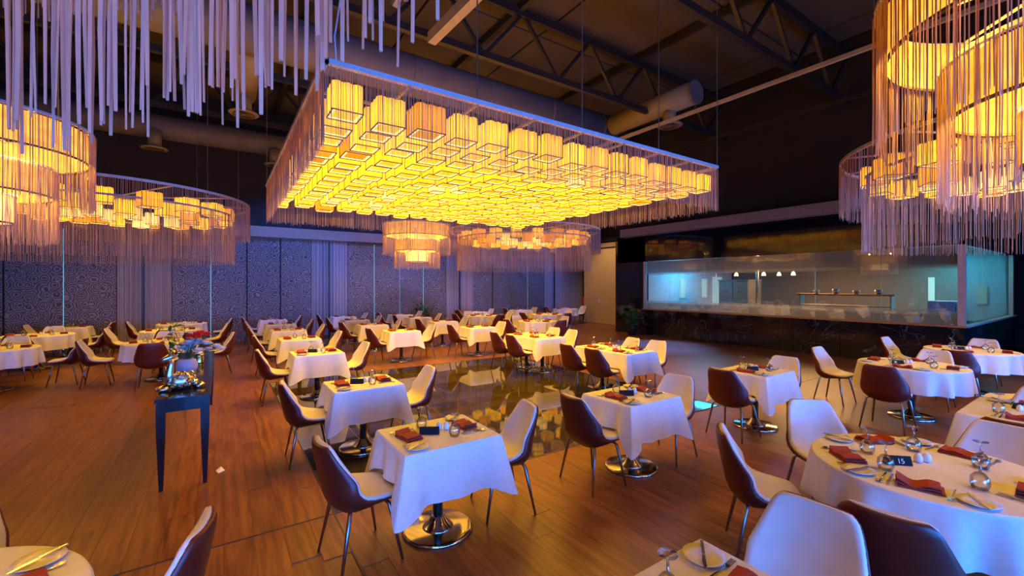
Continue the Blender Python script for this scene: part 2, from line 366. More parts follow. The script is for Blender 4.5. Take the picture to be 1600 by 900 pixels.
# back wall dressing: damask panels, light strips, pleated curtains
CUR = [(-7.45, -7.1), (-2.55, -1.28), (2.76, 4.02), (8.15, 9.5), (13.6, 14.9)]
PZ = 3.55
for k in range(len(CUR) - 1):
    a, b = CUR[k][1], CUR[k + 1][0]; n = 4 if k else 4; wd = (b - a) / n
    pmesh = MB().box((0, 0, PZ / 2), (wd - .035, .05, PZ)).mesh('damask_panel', M['damask'])
    for i in range(n):
        obj('damask_panel', pmesh, wb, (a + wd * (i + .5), YB + .03 - (.03 if i % 2 else 0), 0))
    lm = MB().box((0, 0, PZ / 2), (.022, .02, PZ - .1)).mesh('light_strip', M['led'])
    for i in ((1, 3), (1,), (1, 2, 3), (2, 3))[k]: obj('light_strip', lm, wb, (a + wd * i, YB + .035, 0))
for a, b in CUR[1:]:
    P = []
    n = int((b - a) / .018)
    for z in (0.02, 1.2, 2.4, PZ):
        P.append([(a + (b - a) * i / n, YB - .02 + .035 * math.sin(i * 2 * math.pi / 6.2) - .02 * math.sin(i * .9), z) for i in range(n + 1)])
    MB().grid(P).build('curtain', M['curtain'], wb, smooth=True)
    MB().box((a + (b - a) * .47, YB - .075, 1.75), (.05, .03, 3.5)).build('curtain_edge', M['strip'], wb)
MB().box((15.6, YB + .03, PZ / 2), (1.35, .05, PZ)).build('curtain_panel', M['curtain'], wb)
struct(MB().box(((X0 + 16.3) / 2, YB - .02, PZ + .18), (16.3 - X0, .3, .36)).build('trim_3', M['cornice']))
d1 = struct(MB().box((16.75, YB + .02, 1.75), (.8, .06, 3.5)).build('door_1', M['gloss_black']))
MB().box((16.45, YB - .02, 1.05), (.03, .03, .35)).build('door_handle', M['chrome'], d1)
e = thing('fire_extinguisher', 'red fire extinguisher hanging beside the black door', 'extinguisher', (16.2, YB - .14, .75))
MB().lathe([(0.0, 0), (.07, .01), (.075, .05), (.075, .4), (.05, .46), (.025, .5)], 16).build('body', M['plastic_red'], e, True)
MB().box((0, -.03, .53), (.03, .12, .03)).box((0, 0, .5), (.03, .03, .08)).build('valve', M['column'], e)
MB().tube([(0, -.08, .52), (.06, -.09, .45), (.085, -.04, .2)], .012, 6).build('hose', M['column'], e, True)
# beige wall and passage by the kitchen
bw = struct(MB().box((15.6, 14.35, 1.95), (.2, 3.9, 3.9)).build('wall_beige', M['beige']))
MB().box((15.48, 15.2, 1.1), (.03, .12, .16)).build('switch_plate', M['rail'], bw)
struct(MB().box((15.46, 14.35, 3.82), (.14, 3.9, .2)).build('trim_4', M['cornice']))
struct(MB().box((16.6, 12.35, 4.0), (2.0, .12, 8)).build('wall_passage', M['black_wall']))
struct(MB().box((15.6, 14.75, 6), (.22, 4.8, 4)).build('wall_upper', M['black_wall']))

# ------------------------------------------------------------------ kitchen behind glass
KU, KV0, KV1, KZ0, KZ1 = 13.5, 2.28, 10.84, .99, 2.785
kw = MB(); kw.box((KU + .12, (KV0 + KV1 + .5) / 2, .48), (.2, KV1 + .5 - KV0, .96)); kw.box((16.8, KV0 + .12, .48), (6.4, .2, .96))
kw = struct(kw.build('wall_kitchen', M['black_wall']))
nm = 8; sl = (KV1 + .5 - KV0) / nm
for i in range(nm):
    MB().box((KU, KV0 + sl * (i + .5), .48), (.04, sl - .008, .96)).build('marble_slab', M['marble'], kw)
for i in range(5): MB().box((KU + .02 + 1.26 * (i + .5), KV0, .48), (1.25, .04, .96)).build('marble_slab', M['marble'], kw)
struct(MB().box((KU - .01, (KV0 + KV1) / 2, .975), (.14, KV1 - KV0 + .1, .04)).build('trim_5', M['ledge']))
struct(MB().box((16.7, KV0 - .01, .975), (6.3, .12, .04)).build('trim_6', M['alu']))
up = struct(MB().box((KU + .12, (KV0 + KV1 + 1.4) / 2, 3.27), (.2, KV1 + 1.4 - KV0, .96)).box((16.8, KV0 + .12, 3.27), (6.4, .2, .96)).build('wall_gloss', M['gloss_black']))
struct(MB().box((KU + .12, (KV0 - 3 + 12.3) / 2, 5.9), (.2, 12.3 - KV0 + 3, 4.2)).build('wall_kitchen_upper', M['black_wall']))
struct(MB().box((13.30, (-1 + 11.75) / 2, 3.92), (.36, 12.75, .30)).build('trim_7', M['cornice']))
struct(MB().box((KU + .12, 11.6, 1.9), (.2, 1.5, 3.8)).build('wall_pillar', M['gloss_black']))
win = struct(obj('window_6', None, None, (KU, 0, 0)))
npn = 6; pw_ = (KV1 - KV0) / npn
for i in range(npn):
    MB().box((0.02, KV0 + pw_ * (i + .5), (KZ0 + KZ1) / 2), (.012, pw_ - .012, KZ1 - KZ0)).build('pane', M['pane'], win)
MB().box((.045, (KV0 + KV1) / 2, KZ1 - .27), (.004, KV1 - KV0 - .1, .52)).build('frosted_film', M['film_top'], win)
MB().box((.045, (KV0 + KV1) / 2, KZ0 + .17), (.004, KV1 - KV0 - .1, .34)).build('frosted_film', M['film_low'], win)
for i in range(3): MB().box((1.0 + 2.0 * i + .05, KV0 + .02, (KZ0 + KZ1) / 2), (1.98, .012, KZ1 - KZ0)).build('pane', M['pane'], win)
MB().box((0, KV0 + .02, (KZ0 + KZ1) / 2), (.12, .12, KZ1 - KZ0)).build('window_frame', M['alu'], win)
MB().box((0, KV1, (KZ0 + KZ1) / 2), (.1, .08, KZ1 - KZ0)).build('window_frame', M['alu'], win)
MB().box((6.0, KV0 + .02, (KZ0 + KZ1) / 2), (.1, .1, KZ1 - KZ0)).build('window_frame', M['alu'], win)
# kitchen room
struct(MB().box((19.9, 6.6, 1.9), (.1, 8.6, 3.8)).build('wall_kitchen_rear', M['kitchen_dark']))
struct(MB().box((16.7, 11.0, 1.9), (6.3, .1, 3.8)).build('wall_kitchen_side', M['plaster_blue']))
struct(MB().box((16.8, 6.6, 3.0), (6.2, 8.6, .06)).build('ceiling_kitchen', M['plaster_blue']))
light('kitchen_cyan_lamp', 'AREA', (15.6, 9.7, 2.9), (15.6, 9.8, 0), 170, (.03, .5, 1), 1.6, 1.6)
light('kitchen_cyan_lamp', 'AREA', (18.3, 3.3, 2.9), (18.5, 3.0, 0), 260, (.06, .62, 1), 1.6, 1.2)
light('kitchen_warm_lamp', 'AREA', (16.5, 6.4, 2.9), (16.5, 6.4, 0), 420, (1, .52, .2), 2.5, 2.5)
def cabinet(label, loc, sz, cat='counter', name='kitchen_counter', doors=3, axis='y'):
    t = thing(name, label, cat, loc)
    MB().box((0, 0, sz[2] / 2), sz).build('body', M['stainless'], t)
    MB().box((0, 0, sz[2] + .02), (sz[0] + .06, sz[1] + .06, .04)).build('worktop', M['stainless'], t)
    for i in range(doors):
        y = -sz[1] / 2 + sz[1] / doors * (i + .5)
        d = MB().box((-sz[0] / 2 - .012, y, sz[2] / 2), (.02, sz[1] / doors - .03, sz[2] - .1)).build('door', M['stainless'], t)
        MB().box((-sz[0] / 2 - .04, y, sz[2] * .8), (.02, .16, .02)).build('handle', M['chrome'], d)
    return t
cabinet('long steel kitchen counter behind the glass, under the hanging lamps', (15.0, 5.9, 0), (.8, 4.2, .95), doors=5)
cabinet('tall pale steel fridge standing near the cyan end of the kitchen', (16.3, 8.7, 0), (.9, 1.1, 2.05), 'fridge', 'kitchen_fridge', 2)
cabinet('low steel counter in the cyan-lit kitchen corner', (16.2, 10.3, 0), (1.6, .9, .95), doors=2)
cabinet('steel counter along the dark rear wall of the kitchen', (19.2, 6.4, 0), (.8, 5.5, .95), doors=6)
sh = thing('kitchen_shelf', 'steel pass shelf with warm rail standing on the kitchen counter', 'shelf', (15.1, 5.0, .99))
for y in (-1.1, 1.1): MB().box((0, y, .31), (.3, .04, .62)).build('post', M['stainless'], sh)
MB().box((0, 0, .62), (.4, 2.4, .05)).build('shelf_board', M['ledge'], sh)
MB().box((0, 0, .3), (.36, 2.2, .03)).build('shelf_board', M['stainless'], sh)
for i, (y, h) in enumerate(((-.8, .12), (-.3, .09), (.2, .14), (.7, .1))):
    tag(MB().lathe([(.07, 0), (.09, h), (.08, h), (.06, .01)], 14).build('kitchen_pot', M['stainless'], None, True, (15.1, 5 + y, 1.638)), 'steel pot on the pass shelf behind the kitchen glass', 'pot', 'pots on the kitchen pass shelf')
oven = thing('countertop_oven', 'white boxy oven with dark window in the glass corner', 'oven', (15.9, 3.05, .96))
cabinet('cyan-lit steel counter inside the kitchen glass corner', (15.9, 3.1, 0), (1.5, .8, .92), doors=2)
MB().box((0, 0, .26), (.62, .5, .5)).build('body', M['plaster_blue'], oven)
MB().box((0, -.255, .26), (.44, .02, .36)).build('door', M['gloss_black'], oven)
for i, (x, y) in enumerate(((14.6, 7.9), (14.8, 7.1), (15.0, 6.3), (15.4, 6.9))):
    p = thing('pendant_lamp', 'small warm pendant lamp hanging over the kitchen counter', 'lamp', (x, y, 2.2), group='kitchen pendant lamps')
    MB().tube([(0, 0, .1), (0, 0, .77)], .006, 5).build('cord', M['wire'], p)
    MB().lathe([(.07, 0), (.05, .08), (.02, .13)], 14).build('shade', M['bulb'], p, True)
for y in (9.6, 10.4): struct(MB().box((16.0 if y < 10 else 17.6, 10.93, 1.75), (.32, .03, .8)).build('window_%d' % (7 if y < 10 else 8), M['skylit']))
struct(MB().box((18.6, 10.93, 1.5), (.7, .03, 1.5)).build('window_9', M['skylit']))
struct(MB().box((19.7, 2.85, 1.5), (.1, .9, 3.0)).build('wall_kitchen_pale', M['plaster_blue']))
struct(MB().box((19.82, 4.1, 1.6), (.03, .16, 1.1)).build('window_10', M['skylit']))
struct(MB().box((19.62, 2.9, 1.6), (.03, .22, .6)).build('window_11', M['skylit']))
MBc = MB().tube([(15.4, 7.6, .99), (15.4, 7.6, 2.97)], .05, 12).build('kitchen_post', M['stainless'], None, True); tag(MBc, 'slim bright steel post rising from counter to kitchen ceiling', 'post')

# ------------------------------------------------------------------ roof steel and ducts
for k, y in enumerate((4.4, 7.7, 11.2, 14.6)):
    wh = ['over the near tables', 'over the middle of the tiles', 'over the back edge of the tiles', 'before the curtain wall'][k]
    t = thing('roof_truss', 'dark steel roof truss ' + wh, 'truss', (0, y, 7.0), group='roof trusses')
    MB().bar((X0, 0, .85), (X1, 0, .85), .14, .18).build('top_chord', M['steel_dark'], t)
    MB().bar((X0, 0, -.35), (X1, 0, -.35), .12, .14).build('bottom_chord', M['steel_dark'], t)
    for i in range(14):
        a = X0 + i * 2
        MB().bar((a, 0, -.35), (a + 1, 0, .85), .07).build('web', M['steel_dark'], t)
        MB().bar((a + 1, 0, .85), (a + 2, 0, -.35), .07).build('web', M['steel_dark'], t)
for k, x in enumerate((-2.2, 1.6, 5.4, 9.2, 13)):
    tag(MB().bar((x, Y0, 7.92), (x, YB, 7.92), .12, .16).build('purlin', M['steel_dark']), 'dark steel purlin under the roof sheets ' + ['beyond the console', 'along the console-side tile edge', 'along the kitchen-side tile edge', 'between tiles and kitchen', 'above the kitchen glass'][k], 'purlin', 'roof purlins')
b1 = tag(MB().bar((3.9, 1.6, 6.9), (3.3, 7.6, 6.55), .16, .2).build('steel_beam', M['steel_cream']), 'thick cream steel beam under the roof above the square chandelier', 'beam')
tag(MB().bar((2.7, 2.4, 7.5), (1.9, 5.6, 5.6), .07).build('steel_brace', M['steel_cream']), 'thin cream diagonal brace ending above the square chandelier', 'beam')
tag(MB().bar((9.5, 1.0, 6.1), (8.4, 9.2, 5.6), .07).build('steel_rod', M['steel_cream']), 'long thin cream rod under the roof near the kitchen', 'beam')
tag(MB().bar((11.5, 1.0, 6.0), (11.4, 9.6, 6.0), .08).build('steel_pipe', M['steel_dark']), 'dark pipe under the roof in front of the kitchen', 'pipe')
t = thing('air_duct', 'wide grey round duct running across behind the square chandelier', 'duct', (0, 9.6, 6.75))
MB().tube([(-7.4, 0, 0), (10.2, 0, 0)], .45, 24).build('main_duct', M['duct_grey'], t, True)
for i in range(9): MB().tube([(-6.4 + 2 * i, 0, 0), (-6.36 + 2 * i, 0, 0)], .465, 24).build('joint_band', M['duct_grey'], t)
def spout(t, x, y, z, h):
    MB().tube([(x, y, z), (x, y, z - h)], .17, 16).build('spout', M['duct'], t, True)
    MB().lathe([(.0, 0), (.30, 0), (.33, .02), (.30, .05), (.17, .06)], 24, (x, y, z - h - .05)).build('diffuser', M['duct'], t, True)
    g = MB()
    for q in (.08, .15, .22): g.ring(q, z - h - .055, .02, .02, 24, (x, y))
    g.build('diffuser_ring', M['wire'], t)
t = thing('air_duct', 'yellowish duct with a grey end cap and round diffuser near the kitchen', 'duct', (9.9, 6.4, 6.75))
MB().tube([(0, .02, 0), (0, 2.72, 0)], .29, 24).build('main_duct', M['duct'], t, True)
MB().tube([(0, -.04, 0), (0, .02, 0)], .3, 24).build('end_cap', M['duct_grey'], t)
spout(t, 0, .75, -.2, .38)
t = thing('air_duct', 'short branch duct whose diffuser hangs between fringes and square chandelier', 'duct', (.47, 10.0, 6.75))
MB().tube([(0, 0.1, 0), (0, 2.9, 0)], .29, 24).build('main_duct', M['duct'], t, True)
spout(t, 0, 2.45, -.2, .42)
t = thing('air_duct', 'dim grey duct high up before the curtain wall', 'duct', (0, 16.5, 6.6))
MB().tube([(-7.4, 0, 0), (5.2, 0, 0)], .36, 24).build('main_duct', M['duct_grey'], t, True)
spout(t, 1.5, -.25, -.2, .5); spout(t, -1.6, -.25, -.2, .5)

# ------------------------------------------------------------------ chandeliers
def fringe_mesh(pts, z0, z1, wd, seed, jit=.05, sway=.006, segs=2):
    r = random.Random(seed); mb = MB(); v = mb.v; f = mb.f
    for (x, y) in pts:
        q = wd * (.6 + .8 * r.random()); zb = z1 + r.gauss(0, jit); a0 = r.random() * 6.28
        n0 = len(v); dx = dy = 0
        for s in range(segs + 1):
            z = z0 + (zb - z0) * s / segs
            if s: dx += r.gauss(0, sway); dy += r.gauss(0, sway)
            qq = q * (1 if s < segs else .75)
            for k in range(3):
                t = a0 + k * 2.094; v.append((x + dx + qq * .5 * math.cos(t), y + dy + qq * .5 * math.sin(t), z))
        for s in range(segs):
            for k in range(3):
                k2 = (k + 1) % 3; a = n0 + s * 3; f.append((a + k, a + k2, a + 3 + k2, a + 3 + k))
    return mb
def circle_pts(rad, sp, seed, c=(0, 0), jr=.012):
    n = int(2 * math.pi * rad / sp); r = random.Random(seed)
    return [(c[0] + (rad + r.gauss(0, jr)) * math.cos(t), c[1] + (rad + r.gauss(0, jr)) * math.sin(t)) for t in [2 * math.pi * (i + r.random() * .7) / n for i in range(n)]]
def shade_mesh(wd, h, mat, n=6):
    # open-bottomed square shade with shallow pleats, notched top edge
    mb = MB(); P = []
    for z, s in ((0, 1.0), (-h * .5, 1.0), (-h, 1.0)):
        ring = []
        for k in range(4):
            for i in range(n):
                q = -1 + 2 * i / n; a = wd / 2 * s
                p = [(q * a, -a), (a, q * a), (-q * a, a), (-a, -q * a)][k]
                o = 1 + (.012 if i % 2 else 0)
                zz = z + (.012 * (i % 2) if z == 0 else 0)
                ring.append((p[0] * o, p[1] * o, zz))
        P.append(ring)
    mb.grid(P, True)
    a = wd / 2 * .93
    mb.add([(-a, -a, -h * .12), (a, -a, -h * .12), (a, a, -h * .12), (-a, a, -h * .12)], [(0, 1, 2, 3)])
    return mb.mesh('lamp_shade', mat)
def frame_mesh(wd, h):
    mb = MB(); a = wd / 2 * 1.02; t = .010
    for q in (-1, 1):
        mb.bar((-a, q * a, -h), (a, q * a, -h), t); mb.bar((q * a, -a, -h), (q * a, a, -h), t); mb.bar((q * a, -q * a, -h), (q * a, -q * a, -h * .08), .007)
    mb.bar((-a, a, -h * .08), (a, -a, -h * .08), .007)
    mb.bar((0, 0, -h * .09), (0, 0, .10), .012)
    return mb.mesh('wire_frame', M['wire'])
def white_rim_mesh(wd, h):
    mb = MB(); q = wd / 2 * .9
    for s in (-1, 1):
        mb.bar((-q, s * q, -h + .006), (q, s * q, -h + .006), wd * .09, .006); mb.bar((s * q, -q, -h + .006), (s * q, q, -h + .006), wd * .09, .006)
    return mb.mesh('inner_rim', M['rim_glow'])
SH = {}; BULB = {}
for k, p, c in (('sq', 19, (1, .52, .025)), ('am', 19, (1, .48, .025)), ('pa', 18, (1, .56, .08)), ('ye', 19, (1, .52, .025))):
    BULB[k] = bpy.data.lights.new('bulb_light', 'POINT'); BULB[k].energy = p; BULB[k].color = c; BULB[k].shadow_soft_size = .028
for k, mt, wd, h in (('sq', 'shade_square', .30, .29), ('am', 'shade_amber', .34, .30), ('pa', 'shade_pale', .24, .27), ('ye', 'shade_square', .32, .29)):
    SH[k] = (shade_mesh(wd, h, M[mt]), frame_mesh(wd, h), white_rim_mesh(wd, h))
def lamp(kind, parent, loc, rz=0):
    a, b, c = SH[kind]; s = obj('lamp_shade', a, parent, loc, rz); obj('wire_frame', b, s); obj('inner_rim', c, s)
    b = bpy.data.objects.new('bulb_light', BULB[kind]); col.objects.link(b); b.parent = s; b.location = (0, 0, -.15); return s
def cables(t, pts, z0):
    for x, y in pts: MB().tube([(x, y, 0), (x, y, 7.80 - z0)], .008, 5).build('cable', M['cable'], t)

# square chandelier
K = 2.2; HZ = CAM_H + K
au, av, bu, cv = .386 * K, 2.06 * K, 3.517 * K, 5.0 * K
W, D = bu - au, cv - av
t = thing('square_chandelier', 'huge square chandelier of glowing yellow box shades with hanging string fringe', 'chandelier', (au, av, HZ))
fr = MB()
for y in (0, D): fr.bar((-.03, y, 0), (W + .03, y, 0), .06, .05)
for x in (0, W): fr.bar((x, -.03, 0), (x, D + .03, 0), .06, .05)
fr.build('rim_frame', M['rail'], t)
for i in range(1, 8): MB().bar((W * i / 8, 0, -.02), (W * i / 8, D, -.02), .03, .03).build('cross_bar', M['steel_cream'], t)
for i in range(1, 8): MB().bar((0, D * i / 8, .02), (W, D * i / 8, .02), .03, .03).build('cross_bar', M['steel_cream'], t)
pts = []; r = random.Random(3); sp = .0125
for i in range(int(W / sp)): pts += [(i * sp + r.random() * .012, r.gauss(0, .01)), (i * sp + r.random() * .012, D + r.gauss(0, .01))]
for i in range(int(D / sp)): pts += [(r.gauss(0, .01), i * sp + r.random() * .012), (W + r.gauss(0, .01), i * sp + r.random() * .012)]
o = fringe_mesh(pts, 0, -.80, .0062, 5, .025, .003).build('fringe', M['fringe'], t); o['kind'] = 'stuff'
NX, NY = 15, 14
for i in range(NX):
    for j in range(NY):
        rr = rnd.random()
        lamp('pa' if rr < .03 else 'am' if rr < .06 else 'sq', t, (.24 + (W - .48) * i / (NX - 1), .24 + (D - .48) * j / (NY - 1), -.12 - rnd.random() * .04 - .03 * ((i + j) % 2)))
MB().tube([(.12, .06, -.02), (.10, .06, .3), (.17, .06, .8), (.12, .06, 1.4), (.13, .06, 3.7)], .009, 6).build('power_cord', M['rail'], t, True)
cables(t, [(W * i / 4, y) for i in range(5) for y in (.02, D - .02)], HZ)

def round_chandelier(c, rad, label, seed, near=False):
    z = 3.96; t = thing('round_chandelier', label, 'chandelier', (c[0], c[1], z)); r = random.Random(seed)
    MB().ring(rad, 0, .03, .05, 80).build('rim_frame', M['rail'], t)
    ri = rad * .875
    MB().ring(ri, -.30, .03, .04, 80).build('inner_rim_frame', M['rail'], t)
    cb = MB()
    for k in range(6):
        a = math.pi * k / 6; cb = MB().bar((-rad * math.cos(a), -rad * math.sin(a), .01 + .001 * k), (rad * math.cos(a), rad * math.sin(a), .01 + .001 * k), .03, .02)
        cb.build('cross_bar', M['rail'], t)
    for k in range(8):
        a = math.pi * k / 4 + .1; MB().bar((ri * math.cos(a), ri * math.sin(a), -.30), (ri * math.cos(a), ri * math.sin(a), .01), .012).build('hanger', M['rail'], t)
    sp = .017 if near else .019
    o = fringe_mesh(circle_pts(rad, sp, seed), 0, -.86, .010 if near else .0075, seed, .02, .004).build('fringe', M['fringe'], t); o['kind'] = 'stuff'
    o = fringe_mesh(circle_pts(ri, sp * 1.15, seed + 1, (0, 0), .02 if near else .012), -.30, -1.50, .0125 if near else .0075, seed + 1, .05 if near else .02, .0035, 4 if near else 2).build('inner_fringe', M['fringe'], t); o['kind'] = 'stuff'
    n = int(2 * math.pi * (rad * .82) / .72)
    for k in range(n):
        a = 2 * math.pi * k / n + .1
        lamp('ye' if r.random() < .45 else 'am', t, (rad * .82 * math.cos(a), rad * .82 * math.sin(a), -.12 - .05 * r.random()), a)
    n = int(n * .62)
    for k in range(n):
        a = 2 * math.pi * k / n + .3
        lamp(r.choice(['am', 'ye', 'pa']), t, (rad * .55 * math.cos(a), rad * .55 * math.sin(a), -.16 - .10 * r.random()), a)
    for k in range(7):
        a = 2 * math.pi * k / 7
        lamp('pa', t, (rad * .27 * math.cos(a), rad * .27 * math.sin(a), -.2 - .15 * r.random()), a)
    cables(t, [(rad * .96 * math.cos(a), rad * .96 * math.sin(a)) for a in (0.3, .95, 2.4, 3.45, 4.5, 5.5)], z)
    return t
def cam2w(X, Y): return (.828 * X + .56 * Y, -.56 * X + .828 * Y)
round_chandelier((9.85, 13.75), 2.95, 'round fringed chandelier with amber box lamps behind the square one', 11)
round_chandelier((-2.15, 13.75), 2.8, 'round fringed chandelier with amber box lamps over tables beyond the console', 21)
round_chandelier((9.75, .65), 2.5, 'round fringed chandelier with amber box lamps over the round tables near kitchen', 31)
round_chandelier(cam2w(-1.95, -1.15), 3.05, 'round chandelier overhead whose long pale frayed strings hang into view', 41, True)

TIER_BULB = bpy.data.lights.new('bulb_light', 'POINT'); TIER_BULB.energy = 30; TIER_BULB.color = (1, .50, .03); TIER_BULB.shadow_soft_size = .03
def tiered(c, label, seed):
    z = 3.97; t = thing('tiered_chandelier', label, 'chandelier', (c[0], c[1], z))
    for k, (rad, zt, zd, zf, mt) in enumerate(((1.12, 0, -.41, -1.03, 'drum'), (.76, -.55, -.91, -1.50, 'drum'), (.39, -.92, -1.28, -1.36, 'drum_core'))):
        MB().ring(rad, zt, .03, .03, 56).build('tier_ring', M['rail'], t)
        MB().lathe([(rad * .955, zd), (rad * .955, zt)], 56).build
        g = MB(); P = [[(rad * .955 * math.cos(a), rad * .955 * math.sin(a), zz) for a in [2 * math.pi * i / 56 for i in range(56)]] for zz in (zd, (zd + zt) / 2, zt - .02)]
        g.grid(P, True).build('drum_shade', M[mt], t, True)
        MB().ring(rad * .955, zd, .02, .02, 56).build('drum_ring', M['wire'], t)
        o = fringe_mesh(circle_pts(rad, .017, seed + k), zt, zf, .0075, seed + k, .02, .004).build('fringe', M['fringe'], t); o['kind'] = 'stuff'
        if k == 2: MB().lathe([(0, zd), (rad * .93, zd + .005), (rad * .93, zd + .02), (0, zd + .03)], 40).build('glow_disc', M['shade_pale'], t)
        else:
            for i in range(4):
                a = math.pi * i / 4; MB().bar((-rad * math.cos(a), -rad * math.sin(a), zt + .005 + i * .001), (rad * math.cos(a), rad * math.sin(a), zt + .005 + i * .001), .02, .015).build('cross_bar', M['rail'], t)
    for n_, rb, zb in ((6, .915, -.36), (5, .56, -.86)):
        for i in range(n_):
            a = 2 * math.pi * i / n_ + .3; b = bpy.data.objects.new('bulb_light', TIER_BULB); col.objects.link(b); b.parent = t; b.location = (rb * math.cos(a), rb * math.sin(a), zb)
    MB().tube([(0, 0, -.95), (0, 0, 0)], .015, 6).build('spine', M['cable'], t)
    cables(t, [(.8 * math.cos(a), .8 * math.sin(a)) for a in (.5, 2.6, 4.7)], z)
tiered((5.62, 14.15), 'small three-tier drum chandelier hanging before the curtain wall', 51)
tiered(cam2w(-6.75, 5.35), 'three-tier drum chandelier glowing over the tables beyond the console', 61)
tiered(cam2w(3.68, 2.62), 'three-tier orange drum chandelier hanging above the card 15 table', 71)

# added wash lights: blue on curtain wall and passage floor, warm on beige
def wash(label, loc, aim, en, c, ang, group='blue wash spotlights'):
    t = thing('wash_light', label, 'spotlight', loc, group=group)
    d = (Vector(aim) - Vector(loc)).normalized() * .16
    MB().tube([(-d.x, -d.y, -d.z), (d.x, d.y, d.z)], .08, 14).build('can', M['steel_dark'], t, True)
    MB().bar((0, 0, .05), (0, 0, ZC - loc[2] + .02), .03).build('stem', M['steel_dark'], t)
    light('wash_lamp', 'SPOT', tuple(Vector(loc) + d * 1.15), aim, en, c, .06, None, ang, .8)
for x in (1.8, 5.2, 8.6, 12.0): wash('dark can spotlight washing the curtain wall blue', (x, 13.2, 6.4), (x, YB, 1.7), 1050, (.10, .2, 1), 70)
wash('dark can spotlight throwing blue onto the passage floor', (12.4, 10.6, 6.4), (11.4, 8.6, 0), 14000, (.05, .15, 1), 30)  # added source for the blue patch on the floor

wash('dark can spotlight warming the beige wall', (13.2, 14.0, 5.2), (15.5, 14.6, 1.6), 420, (1, .62, .3), 75, None)  # extra lamp added to brighten the beige wall

# ------------------------------------------------------------------ chairs
def catmull(P, n):
    out = []; m = len(P) - 1
    for k in range(n + 1):
        t = k / n * m; i = min(int(t), m - 1); f_ = t - i
        p = [P[max(i - 1, 0)], P[i], P[i + 1], P[min(i + 2, m)]]
        out.append(tuple(.5 * (2 * b + (c - a) * f_ + (2 * a - 5 * b + 4 * c - d) * f_ ** 2 + (-a + 3 * b - 3 * c + d) * f_ ** 3) for a, b, c, d in zip(*p)))
    return out
#      y     z     half  wingup wingfwd  shell depth
PROF = [(.215, .452, .150, .000, .000, .012), (.198, .466, .190, .004, 0, .022), (.10, .462, .220, .016, 0, .035), (-.02, .452, .234, .050, .00, .05),
        (-.105, .454, .238, .092, .03, .062), (-.165, .497, .236, .098, .075, .05), (-.197, .577, .228, .058, .092, .035), (-.224, .675, .21, .025, .075, .03),
        (-.245, .765, .19, .01, .05, .026), (-.258, .835, .168, .0, .032, .022), (-.262, .860, .135, 0, .022, .014)]
rows = catmull(PROF, 22)
NS = 12
def surf(s, row): 
    y, z, hw, wu, wf_, dp = row; q = abs(s) ** 2.4
    return Vector((s * hw, y + q * wf_, z + q * wu))
ss = [math.sin(math.pi / 2 * (-1 + 2 * j / NS)) * .5 + (-1 + 2 * j / NS) * .5 for j in range(NS + 1)]
mid = [[surf(s, rw) for s in ss] for rw in rows]
nor = []
for i in range(len(mid)):
    rr = []
    for j in range(NS + 1):
        a = mid[min(i + 1, len(mid) - 1)][j] - mid[max(i - 1, 0)][j]; b = mid[i][min(j + 1, NS)] - mid[i][max(j - 1, 0)]
        n = b.cross(a).normalized(); rr.append(n)      # towards the outside (below / behind)
    nor.append(rr)
if nor[6][NS // 2].z > 0: nor = [[-n for n in r_] for r_ in nor]
def slab(o0, o1):
    A = [[mid[i][j] + nor[i][j] * o0(i, j) for j in range(NS + 1)] for i in range(len(mid))]
    B = [[mid[i][j] + nor[i][j] * o1(i, j) for j in range(NS + 1)] for i in range(len(mid))]
    mb = MB(); mb.grid(A); nA = len(mb.v); n = NS + 1; m = len(mid)
    mb.add([p for r_ in B for p in r_], [(i * n + j, (i + 1) * n + j, (i + 1) * n + j + 1, i * n + j + 1) for i in range(m - 1) for j in range(NS)])
    bd = [(0, j) for j in range(n)] + [(i, NS) for i in range(1, m)] + [(m - 1, j) for j in range(NS - 1, -1, -1)] + [(i, 0) for i in range(m - 2, 0, -1)]
    for k in range(len(bd)):
        a, b = bd[k], bd[(k + 1) % len(bd)]; ia, ib = a[0] * n + a[1], b[0] * n + b[1]
        mb.f.append((ib, ia, nA + ia, nA + ib))
    return mb
edge = lambda j: abs(ss[j]) ** 6
cush_me = slab(lambda i, j: -.012 * (1 - edge(j)), lambda i, j: .022).mesh('cushion', M['cream'], True)
shell_me = slab(lambda i, j: .020, lambda i, j: .024 + rows[i][5] * (1 - .75 * edge(j))).mesh('shell', M['maroon'], True)
leg_me = {}
for sx in (-1, 1):
    for sy in (-1, 1):
        yb = .125 if sy > 0 else -.125
        leg_me[(sx, sy)] = MB().tube([(sx * .05, yb * .75, .412), (sx * .16, yb, .405), (sx * .185, yb + sy * .012, .385), (sx * .235, yb + sy * .085, .0)], [.011, .013, .015, .009], 8).mesh('leg', M['leg'], True)
N_CH = [0]
def chair(x, y, rz, label, group):
    """rz: the direction the sitter faces (0 = +y)."""
    t = thing('dining_chair', label, 'chair', (x, y, 0), rz, group)
    obj('shell', shell_me, t); obj('cushion', cush_me, t)
    for k in leg_me.values(): obj('leg', k, t)
    N_CH[0] += 1
    return t

